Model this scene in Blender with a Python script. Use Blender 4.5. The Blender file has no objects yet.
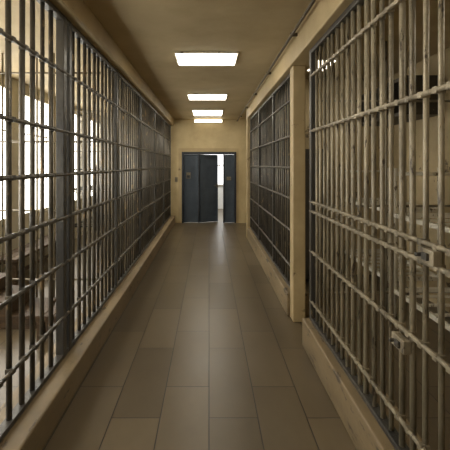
import bpy, bmesh, math, random
from mathutils import Matrix, Vector
random.seed(7)
S=bpy.context.scene
S.view_settings.view_transform='Standard'
S.view_settings.look='None'
S.view_settings.exposure=0.2

def lin(c):
    return tuple([((v/255)/12.92 if v/255<=0.04045 else (((v/255)+0.055)/1.055)**2.4) for v in c])+(1,)

def mat(name,c1,c2,scale=4,rough=.6,metal=0,bump=.1,c3=None,c3amt=.62,stretch=(1,1,1),bscale=None,grime=0):
    m=bpy.data.materials.new(name); m.use_nodes=True
    nt=m.node_tree; N=nt.nodes; L=nt.links
    b=N['Principled BSDF']; b.inputs['Roughness'].default_value=rough; b.inputs['Metallic'].default_value=metal
    tc=N.new('ShaderNodeTexCoord'); mp=N.new('ShaderNodeMapping'); mp.inputs['Scale'].default_value=stretch
    L.new(tc.outputs['Object'],mp.inputs['Vector'])
    n=N.new('ShaderNodeTexNoise'); n.inputs['Scale'].default_value=scale; n.inputs['Detail'].default_value=8; n.inputs['Roughness'].default_value=.65
    L.new(mp.outputs[0],n.inputs['Vector'])
    r=N.new('ShaderNodeValToRGB'); r.color_ramp.elements[0].position=.35; r.color_ramp.elements[1].position=.65
    r.color_ramp.elements[0].color=lin(c1); r.color_ramp.elements[1].color=lin(c2)
    L.new(n.outputs[0],r.inputs[0]); out=r.outputs[0]
    if c3:
        n2=N.new('ShaderNodeTexNoise'); n2.inputs['Scale'].default_value=scale*2.7; n2.inputs['Detail'].default_value=10; n2.inputs['Roughness'].default_value=.7
        L.new(mp.outputs[0],n2.inputs['Vector'])
        r2=N.new('ShaderNodeValToRGB'); r2.color_ramp.elements[0].position=c3amt-.02; r2.color_ramp.elements[1].position=c3amt+.03
        L.new(n2.outputs[0],r2.inputs[0])
        mx=N.new('ShaderNodeMix'); mx.data_type='RGBA'; L.new(r2.outputs[0],mx.inputs[0]); L.new(out,mx.inputs[6]); mx.inputs[7].default_value=lin(c3)
        out=mx.outputs[2]
    if grime:
        n4=N.new('ShaderNodeTexNoise'); n4.inputs['Scale'].default_value=.9; n4.inputs['Detail'].default_value=6; n4.inputs['Roughness'].default_value=.6
        L.new(tc.outputs['Object'],n4.inputs['Vector'])
        r4=N.new('ShaderNodeValToRGB'); r4.color_ramp.elements[0].position=.35; r4.color_ramp.elements[1].position=.6
        g=1-grime; r4.color_ramp.elements[0].color=(g,g*.97,g*.9,1); r4.color_ramp.elements[1].color=(1,1,1,1)
        L.new(n4.outputs[0],r4.inputs[0])
        m4=N.new('ShaderNodeMix'); m4.data_type='RGBA'; m4.blend_type='MULTIPLY'; m4.inputs[0].default_value=1
        L.new(out,m4.inputs[6]); L.new(r4.outputs[0],m4.inputs[7]); out=m4.outputs[2]
    L.new(out,b.inputs['Base Color'])
    if bump:
        n3=N.new('ShaderNodeTexNoise'); n3.inputs['Scale'].default_value=bscale or scale*6; n3.inputs['Detail'].default_value=5
        L.new(tc.outputs['Object'],n3.inputs['Vector'])
        bp=N.new('ShaderNodeBump'); bp.inputs['Strength'].default_value=bump; bp.inputs['Distance'].default_value=.01
        L.new(n3.outputs[0],bp.inputs['Height']); L.new(bp.outputs[0],b.inputs['Normal'])
    return m
def emis(name,c,s):
    m=bpy.data.materials.new(name); m.use_nodes=True
    b=m.node_tree.nodes['Principled BSDF']; b.inputs['Base Color'].default_value=lin(c)
    b.inputs['Emission Color'].default_value=lin(c); b.inputs['Emission Strength'].default_value=s; return m

M_wall=mat('wall_paint',(184,165,124),(200,181,138),1.5,.6,0,.12,(156,134,96),.68,grime=.22)
M_beam=mat('beam_paint',(164,145,106),(184,164,124),1.8,.55,0,.12,(112,94,66),.64,stretch=(1,.4,1),grime=.22)
M_ceil=mat('ceiling_paint',(176,158,122),(190,172,134),1.0,.65,0,.1,grime=.2)
M_curb=mat('curb_paint',(112,97,72),(140,122,92),3,.5,0,.2,(66,55,40),.60,stretch=(1,.35,1.5),grime=.2)
M_cellL=mat('cell_plaster_pale',(200,194,176),(222,216,200),1.6,.7,0,.1,(150,138,110),.66)
M_cellR=mat('cell_plaster_tan',(160,143,108),(186,167,130),1.6,.7,0,.1,(80,66,46),.61)
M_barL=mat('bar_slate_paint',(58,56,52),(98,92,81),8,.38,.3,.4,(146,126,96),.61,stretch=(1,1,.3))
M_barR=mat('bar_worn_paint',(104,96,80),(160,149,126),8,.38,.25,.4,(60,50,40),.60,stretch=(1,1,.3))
M_steel=mat('post_steel',(50,50,49),(76,73,67),6,.36,.3,.3,(120,108,84),.64,stretch=(1,1,.3))
M_door=mat('door_paint',(56,65,76),(72,82,93),3,.4,.1,.05)
M_frame=mat('door_frame_paint',(34,38,44),(46,50,58),3,.45,.1,.05)
M_wood=mat('old_wood',(60,47,33),(92,73,52),5,.6,0,.2,(40,30,22),.62,stretch=(1,6,6))
M_white=mat('chipped_white_paint',(190,184,166),(214,208,192),6,.5,0,.3,(96,84,66),.58,stretch=(1,1,.5))
M_metal=mat('galvanised',(120,112,96),(150,142,124),10,.35,.7,.1)
M_pipe=mat('conduit_paint',(60,52,40),(86,74,54),8,.45,.2,.1)
M_dark=mat('dark_locker_paint',(48,45,38),(68,62,52),4,.5,.1,.1,(110,98,76),.64)
M_panel=emis('light_diffuser',(255,247,230),9)
M_cellpanel=emis('cell_fill_and_batten_diffuser',(255,246,222),5)  # glow shared by the added cell fill lights and the end-wall batten
M_win=emis('frosted_daylight_glass',(255,252,244),6)
M_annexwin=emis('annex_window_glass',(250,252,255),2)
M_bright=mat('bright_plaster',(215,218,218),(230,230,228),2,.6,0,.05)

def floor_mat():
    m=bpy.data.materials.new('floor_tiles'); m.use_nodes=True
    nt=m.node_tree; N=nt.nodes; L=nt.links; b=N['Principled BSDF']
    tc=N.new('ShaderNodeTexCoord'); sp=N.new('ShaderNodeSeparateXYZ'); cb=N.new('ShaderNodeCombineXYZ')
    L.new(tc.outputs['Object'],sp.inputs[0]); L.new(sp.outputs[1],cb.inputs[0]); L.new(sp.outputs[0],cb.inputs[1])
    br=N.new('ShaderNodeTexBrick'); br.inputs['Scale'].default_value=1; br.inputs['Brick Width'].default_value=.98; br.inputs['Row Height'].default_value=.315
    br.inputs['Mortar Size'].default_value=.004; br.inputs['Mortar Smooth'].default_value=.3; br.offset=.37
    br.inputs['Color1'].default_value=lin((92,80,60)); br.inputs['Color2'].default_value=lin((110,97,75)); br.inputs['Mortar'].default_value=lin((36,29,21))
    L.new(cb.outputs[0],br.inputs['Vector'])
    n=N.new('ShaderNodeTexNoise'); n.inputs['Scale'].default_value=2.6; n.inputs['Detail'].default_value=9; n.inputs['Roughness'].default_value=.62
    mp=N.new('ShaderNodeMapping'); mp.inputs['Scale'].default_value=(1,.5,1); L.new(tc.outputs['Object'],mp.inputs[0]); L.new(mp.outputs[0],n.inputs['Vector'])
    r=N.new('ShaderNodeValToRGB'); r.color_ramp.elements[0].position=.28; r.color_ramp.elements[1].position=.72
    r.color_ramp.elements[0].color=(.68,.66,.62,1); r.color_ramp.elements[1].color=(1.0,1.0,1.0,1); L.new(n.outputs[0],r.inputs[0])
    mx=N.new('ShaderNodeMix'); mx.data_type='RGBA'; mx.blend_type='MULTIPLY'; mx.inputs[0].default_value=1
    L.new(br.outputs[0],mx.inputs[6]); L.new(r.outputs[0],mx.inputs[7]); L.new(mx.outputs[2],b.inputs['Base Color'])
    rr=N.new('ShaderNodeMapRange'); rr.inputs[1].default_value=.2; rr.inputs[2].default_value=.8; rr.inputs[3].default_value=.28; rr.inputs[4].default_value=.40; L.new(n.outputs[0],rr.inputs[0]); L.new(rr.outputs[0],b.inputs['Roughness'])
    b.inputs['Specular IOR Level'].default_value=.55
    bp=N.new('ShaderNodeBump'); bp.inputs['Strength'].default_value=.5; bp.inputs['Distance'].default_value=.004; bp.invert=True
    L.new(br.outputs['Fac'],bp.inputs['Height']); L.new(bp.outputs[0],b.inputs['Normal'])
    return m
M_floor=floor_mat()

# ---- helpers
def link(name,bm,mats,parent=None,smooth=False,bevel=0):
    me=bpy.data.meshes.new(name); bm.to_mesh(me); bm.free()
    for m in (mats if isinstance(mats,list) else [mats]): me.materials.append(m)
    o=bpy.data.objects.new(name,me); S.collection.objects.link(o)
    if parent: o.parent=parent
    if smooth:
        for p in me.polygons: p.use_smooth=True
    if bevel:
        md=o.modifiers.new('bevel','BEVEL'); md.width=bevel; md.segments=2
    return o
def abox(bm,x0,x1,y0,y1,z0,z1,mi=0,rot=None):
    mt=Matrix.Translation(((x0+x1)/2,(y0+y1)/2,(z0+z1)/2))
    if rot: mt=mt@rot
    mt=mt@Matrix.Diagonal((abs(x1-x0),abs(y1-y0),abs(z1-z0),1))
    r=bmesh.ops.create_cube(bm,size=1,matrix=mt)
    fs=set(f for v in r['verts'] for f in v.link_faces)
    for f in fs: f.material_index=mi
def acyl(bm,a,b,rad,seg=10,mi=0):
    a=Vector(a); b=Vector(b); d=b-a
    q=d.to_track_quat('Z','Y').to_matrix().to_4x4()
    r=bmesh.ops.create_cone(bm,cap_ends=True,segments=seg,radius1=rad,radius2=rad,depth=d.length,matrix=Matrix.Translation((a+b)/2)@q)
    for f in set(f for v in r['verts'] for f in v.link_faces):
        f.material_index=mi
        if len(f.verts)==4: f.smooth=True
def box(name,x0,x1,y0,y1,z0,z1,m,parent=None,bevel=0):
    bm=bmesh.new(); abox(bm,x0,x1,y0,y1,z0,z1); return link(name,bm,m,parent,bevel=bevel)
def empty(name):
    o=bpy.data.objects.new(name,None); S.collection.objects.link(o); return o

H=2.93; YE=11.27; YB=-1.6
XL=-2.95; XR=2.65
box('floor',XL-.15,XR+.15,YB-.15,15,-.12,0,M_floor)
box('ceiling',XL-.15,XR+.15,YB-.15,15,H,H+.12,M_ceil)
box('wall_back',XL-.15,XR+.15,YB-.15,YB,0,H,M_wall)
wz0,wz1=.8,2.8
wins=[(-1.2,.3),(.7,2.2),(2.6,4.1),(4.5,6.0),(6.35,7.65),(8.1,9.3),(9.7,10.9)]
bm=bmesh.new()
abox(bm,XL-.15,XL,YB,YE,0,wz0); abox(bm,XL-.15,XL,YB,YE,wz1,H)
y=YB
for a,b in wins:
    abox(bm,XL-.15,XL,y,a,wz0,wz1); y=b
abox(bm,XL-.15,XL,y,YE,wz0,wz1)
link('wall_left',bm,M_cellL)
for i,(a,b) in enumerate(wins):
    e=empty('window_%d'%(i+1))
    box('glass',XL-.06,XL-.05,a,b,wz0,wz1,M_win,e)
    bm=bmesh.new()
    abox(bm,XL-.045,XL-.005,a,b,wz0,wz0+.05); abox(bm,XL-.045,XL-.005,a,b,wz1-.05,wz1)
    abox(bm,XL-.045,XL-.005,a,a+.05,wz0,wz1); abox(bm,XL-.045,XL-.005,b-.05,b,wz0,wz1)
    for k in range(1,4): abox(bm,XL-.045,XL-.02,a+(b-a)*k/4-.012,a+(b-a)*k/4+.012,wz0,wz1)
    for k in range(1,3): abox(bm,XL-.045,XL-.02,a,b,wz0+(wz1-wz0)*k/3-.012,wz0+(wz1-wz0)*k/3+.012)
    link('window_frame',bm,M_white,e)
box('wall_right',XR,XR+.15,YB,YE,0,H,M_cellR)
D0,D1,DH=-.765,.765,2.0
bm=bmesh.new()
abox(bm,XL-.15,D0,YE,YE+.15,0,H); abox(bm,D1,XR+.15,YE,YE+.15,0,H); abox(bm,D0,D1,YE,YE+.15,DH,H)
link('wall_far',bm,M_wall)
bm=bmesh.new(); abox(bm,-1.6,-1.5,YE+.15,15,0,H); abox(bm,1.5,1.6,YE+.15,15,0,H); 
link('wall_annex_sides',bm,M_bright)
box('wall_annex_end',-1.6,1.6,14.9,15,0,H,M_bright)
e=empty('window_8'); box('glass',-.2,.95,14.87,14.88,.9,2.3,M_annexwin,e)
bm=bmesh.new()
for z in(.87,1.6,2.3): abox(bm,-.23,.98,14.83,14.9,z,z+.04)
for x in(-.23,.36,.95): abox(bm,x,x+.03,14.83,14.9,.87,2.34)
link('window_frame',bm,M_white,e)

# door
e=empty('door_1')
bm=bmesh.new()
abox(bm,D0,D0+.05,YE-.04,YE+.12,0,DH); abox(bm,D1-.05,D1,YE-.04,YE+.12,0,DH); abox(bm,D0+.05,D1-.05,YE-.04,YE+.12,DH-.07,DH)
abox(bm,-.30,-.265,YE-.02,YE+.1,0,DH-.07); abox(bm,.40,.435,YE-.02,YE+.1,0,DH-.07)
link('door_frame',bm,M_frame,e,bevel=.004)
def leaf(name,w,hinge,ang,parent,handle=True):
    bm=bmesh.new(); h=DH-.08
    abox(bm,0,w,-.02,.02,.01,DH-.075)
    for z0,z1 in((.03,.14),(.86,.96),(h-.12,h-.02)): abox(bm,.02,w-.02,-.03,-.02,z0,z1)
    for x0 in(.0,w-.07): abox(bm,x0+.005,x0+.065,-.032,-.02,.02,h-.01)
    if handle:
        abox(bm,w-.06,w-.02,-.05,-.03,.98,1.1,1); abox(bm,w-.14,w-.03,-.075,-.055,1.03,1.05,1); abox(bm,w-.05,w-.03,-.06,-.03,1.03,1.05,1)
    o=link(name,bm,[M_door,M_metal],parent,bevel=.003)
    o.location=(hinge[0],hinge[1],0); o.rotation_euler=(0,0,ang); return o
leaf('leaf_fixed',.41,(-.713,YE+.05,0),0,e,False)
leaf('leaf_ajar',.56,(-.262,YE+.03,0),math.radians(24),e)
leaf('leaf_side',.275,(.438,YE+.05,0),0,e,False)
bm=bmesh.new()
abox(bm,-.64,-.52,YE+.0,YE+.018,1.25,1.42); abox(bm,-.62,-.54,YE-.004,YE,1.27,1.34,1)
abox(bm,.5,.62,YE+.0,YE+.018,1.2,1.3)
link('notice_plates',bm,[M_metal,M_frame],e)
bm=bmesh.new(); abox(bm,-.96,-.88,YE-.02,YE,1.15,1.29); abox(bm,-.93,-.91,YE-.032,YE-.02,1.2,1.24)
link('light_switch',bm,M_metal,bevel=.004)
bm=bmesh.new(); abox(bm,-.86,D0,YE-.015,YE,0,2.1); abox(bm,D1,.83,YE-.015,YE,0,2.1); abox(bm,D0,D1,YE-.015,YE,DH,2.1)
link('trim_doorway',bm,M_beam)

# curbs, beams
box('trim_curb_left',-1.24,-.95,YB,YE,0,.2,M_curb,bevel=.012)
box('trim_beam_left',-1.24,-.99,YB,YE,2.74,H,M_beam,bevel=.01)
YR=8.8
box('trim_curb_right_near',.84,1.08,YB,3.62,0,.25,M_curb,bevel=.012)
box('trim_curb_right_far',.84,1.08,4.3,YR,0,.25,M_curb,bevel=.012)
box('trim_beam_right',.84,1.08,YB,YR,2.66,H,M_beam,bevel=.01)
box('trim_pillar_right',.87,1.0,4.14,4.3,0,2.66,M_beam,bevel=.01)
box('trim_pillar_end',.84,1.12,YR,YR+.2,0,H,M_beam,bevel=.01)
bm=bmesh.new()
acyl(bm,(.79,YB,2.87),(.79,YE,2.87),.014,8)
yy=-1
while yy<YE: abox(bm,.775,.84,yy,yy+.02,2.855,2.888); yy+=1.6
link('ceiling_conduit',bm,M_pipe)

def grid(name,X,y0,y1,z0,z1,sp,rad,hz,posts,m,mp,side,jit=.01,knots=False,hr=.013):
    e=empty(name)
    bm=bmesh.new(); y=y0+sp*.6
    ys=[]
    while y<y1-.03:
        if all(abs(y-p)>.06 for p in posts):
            j=random.uniform(-jit,jit); k=random.uniform(-jit,jit)
            acyl(bm,(X,y+j,z0),(X,y+k,z1),rad*random.uniform(.88,1.12),10); ys.append((y+(j+k)/2))
        y+=sp
    link('vertical_bars',bm,m,e)
    bm=bmesh.new()
    for z in hz:
        xx=X+side*(rad+hr*.6)
        acyl(bm,(xx,y0,z+random.uniform(-.004,.004)),(xx,y1,z+random.uniform(-.004,.004)),hr,8)
        if knots:
            for y in ys:
                a,b=sorted((X-side*rad*.8,X+side*(rad+hr*1.5))); abox(bm,a,b,y-rad*1.2,y+rad*1.2,z-hr*1.2,z+hr*1.2)
    link('cross_rails',bm,m,e,bevel=.002)
    bm=bmesh.new()
    for p in posts: abox(bm,X-.03,X+.03,p-.03,p+.03,z0,z1)
    abox(bm,X-.028,X+.028,y0,y1,z0,z0+.03); abox(bm,X-.028,X+.028,y0,y1,z1-.04,z1)
    link('frame_posts',bm,mp,e,bevel=.004)
    return e
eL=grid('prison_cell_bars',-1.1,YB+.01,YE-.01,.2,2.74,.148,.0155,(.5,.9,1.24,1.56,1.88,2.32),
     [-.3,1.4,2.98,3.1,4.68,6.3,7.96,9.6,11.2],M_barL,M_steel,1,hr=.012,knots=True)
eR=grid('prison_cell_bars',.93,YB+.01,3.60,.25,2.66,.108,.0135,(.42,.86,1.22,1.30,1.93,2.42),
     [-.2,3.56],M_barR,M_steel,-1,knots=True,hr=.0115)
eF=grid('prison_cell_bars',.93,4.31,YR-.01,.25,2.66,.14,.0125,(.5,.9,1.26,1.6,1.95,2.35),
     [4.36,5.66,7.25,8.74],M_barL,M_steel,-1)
def lock(parent,X,y,z):
    bm=bmesh.new(); abox(bm,X-.05,X-.015,y-.06,y+.06,z-.03,z+.03); abox(bm,X-.062,X-.05,y-.03,y+.01,z-.015,z+.015,1)
    acyl(bm,(X-.075,y+.03,z),(X-.05,y+.03,z),.009,10,1)
    link('lock_plate',bm,[M_barR,M_steel],parent,bevel=.003)
lock(eR,.93,1.87,.80); lock(eR,.93,1.63,1.26)

def part(name,Y,x0,x1,z1,sp,rad,hz,m):
    bm=bmesh.new(); x=x0+sp*.7
    while x<x1-.03:
        acyl(bm,(x,Y,0),(x,Y,z1),rad,8); x+=sp
    for z in hz: acyl(bm,(x0,Y-rad,z),(x1,Y-rad,z),.012,8)
    link(name,bm,m)
for Y in(4.66,7.96): part('partition_bars',Y,XL+.005,-1.24,H,.2,.012,(.3,1.1,1.9,2.7),M_barR)
box('wall_cell_divider',1.08,XR,5.95,6.1,0,H,M_cellR)
part('partition_bars',4.2,1.12,XR-.005,H,.2,.013,(.3,1.2,2.3),M_barR)
part('partition_bars',7.25,1.12,XR-.005,H,.2,.013,(.3,1.2,2.3),M_barR)

def fixture(name,x0,x1,y0,y1,z1,m=M_panel,th=.02):
    e=empty(name)
    bm=bmesh.new(); t=.018
    abox(bm,x0,x1,y0,y1,z1-.01,z1)
    abox(bm,x0-t,x0,y0-t,y1+t,z1-th,z1); abox(bm,x1,x1+t,y0-t,y1+t,z1-th,z1)
    abox(bm,x0,x1,y0-t,y0,z1-th,z1); abox(bm,x0,x1,y1,y1+t,z1-th,z1)
    link('housing',bm,M_white,e)
    box('diffuser',x0,x1,y0,y1,z1-.03,z1-.01,m,e)
for y0,y1 in((-1.0,-.5),(1.75,2.25),(4.6,5.1),(7.3,7.8),(9.4,10.3)):
    fixture('ceiling_light',-.38,.32,y0,y1,H)
for x0,y0,y1 in((1.7,1.4,2.1),(1.2,4.9,5.4),(1.5,7.6,8.2)): fixture('added_cell_fill_light',x0,x0+.35,y0,y1,H,M_cellpanel)  # made-up fixtures, added to brighten the right-hand cells
e=empty('batten_light')
box('housing',-.42,.38,YE-.05,YE,2.82,2.9,M_white,e)
box('diffuser',-.40,.36,YE-.09,YE-.05,2.825,2.895,M_cellpanel,e)

def bunk(name,x0,x1,y0,y1,h,m,levels,r=.035):
    e=empty(name); bm=bmesh.new()
    for x in(x0,x1):
        for y in(y0,y1): acyl(bm,(x,y,0),(x,y,h),r,12)
    for z in levels:
        for x in(x0,x1): abox(bm,x-.015,x+.015,y0,y1,z-.04,z)
        for y in(y0,y1): abox(bm,x0,x1,y-.015,y+.015,z-.04,z)
        for k in range(1,8): yy=y0+(y1-y0)*k/8; abox(bm,x0,x1,yy-.01,yy+.01,z-.02,z)
    for y in(y0,y1):
        acyl(bm,(x0,y,h-.06),(x1,y,h-.06),.016,8)
    link('bed_frame',bm,m,e)
bunk('bunk_bed',1.85,2.5,2.15,4.0,1.6,M_white,(.4,1.15))
bunk('bunk_bed',1.95,2.55,4.4,5.85,1.6,M_white,(.4,1.15))
bunk('bunk_bed',-2.8,-2.2,8.15,9.9,1.6,M_steel,(.4,1.15),.025)
bm=bmesh.new()
abox(bm,2.2,XR-.002,4.5,5.9,2.2,2.24); abox(bm,2.2,XR-.002,4.5,5.9,2.6,2.64)
for yy in(4.5,5.18,5.86): abox(bm,2.2,XR-.002,yy,yy+.04,2.24,2.6)
abox(bm,2.6,XR-.002,4.5,5.9,2.24,2.6)
link('wall_shelf',bm,M_dark)
bm=bmesh.new()
abox(bm,1.2,1.6,5.5,5.93,.06,1.85)
for x in(1.22,1.53):
    for yy in(5.52,5.87): abox(bm,x,x+.05,yy,yy+.05,0,.06)
abox(bm,1.215,1.395,5.488,5.5,.1,1.81); abox(bm,1.405,1.585,5.488,5.5,.1,1.81)
for k in range(4):
    for x in(1.24,1.43): abox(bm,x,x+.13,5.482,5.488,1.6+k*.04,1.615+k*.04)
abox(bm,1.375,1.39,5.47,5.488,.9,1.0)
link('steel_locker',bm,M_dark,bevel=.004)
def bench(name,x0,x1,y0,y1,h,m,along='y'):
    bm=bmesh.new(); n=3
    for k in range(n):
        if along=='y': a=x0+(x1-x0)*k/n; abox(bm,a+.004,a+(x1-x0)/n-.004,y0,y1,h-.035,h)
        else: a=y0+(y1-y0)*k/n; abox(bm,x0,x1,a+.004,a+(y1-y0)/n-.004,h-.035,h)
    for y in(y0+.04,y1-.10):
        for x in(x0+.03,x1-.09): abox(bm,x,x+.06,y,y+.06,0,h-.075)
        abox(bm,x0+.02,x1-.02,y+.005,y+.055,h-.075,h-.035)
    xm=(x0+x1)/2; abox(bm,xm-.02,xm+.02,y0+.06,y1-.06,.1,.14)
    link(name,bm,m,bevel=.004)
bm=bmesh.new()
n=3; sx=-1.7; tr=.26; rs=.14
for k in range(n):
    x1=sx-k*tr; z=(k+1)*rs
    abox(bm,x1-tr-.02,x1,3.95,4.5,z-.035,z)
    abox(bm,x1-.04,x1-.02,3.97,4.48,z-rs,z-.035)
for yy in(3.97,4.45):
    for k in range(n):
        x1=sx-k*tr; abox(bm,x1-tr,x1-.04,yy,yy+.03,0,(k+1)*rs-.035)
link('wooden_steps',bm,M_wood,bevel=.004)
bench('wooden_stool',-1.6,-1.3,3.6,3.9,.27,M_wood)
bench('wooden_bench',-2.85,-2.5,5.2,7.4,.4,M_wood)

def area(name,loc,rot,sx,sy,p,c):
    l=bpy.data.lights.new(name,'AREA'); l.shape='RECTANGLE'; l.size=sx; l.size_y=sy; l.energy=p; l.color=c
    o=bpy.data.objects.new(name,l); S.collection.objects.link(o); o.location=loc; o.rotation_euler=rot; return o
area('annex_lamp',(0,13,2.85),(0,0,0),1.5,1.5,65,(1,.98,.95))
w=bpy.data.worlds.new('world'); S.world=w; w.use_nodes=True
w.node_tree.nodes['Background'].inputs[0].default_value=(.8,.85,1,1); w.node_tree.nodes['Background'].inputs[1].default_value=.4

c=bpy.data.cameras.new('camera'); co=bpy.data.objects.new('camera',c); S.collection.objects.link(co)
co.location=(0,0,1.63); co.rotation_euler=(math.radians(90),0,0)
c.sensor_width=36; c.lens=36*400/450; c.shift_x=16/450; c.shift_y=-60/450; c.clip_start=.05
S.camera=co
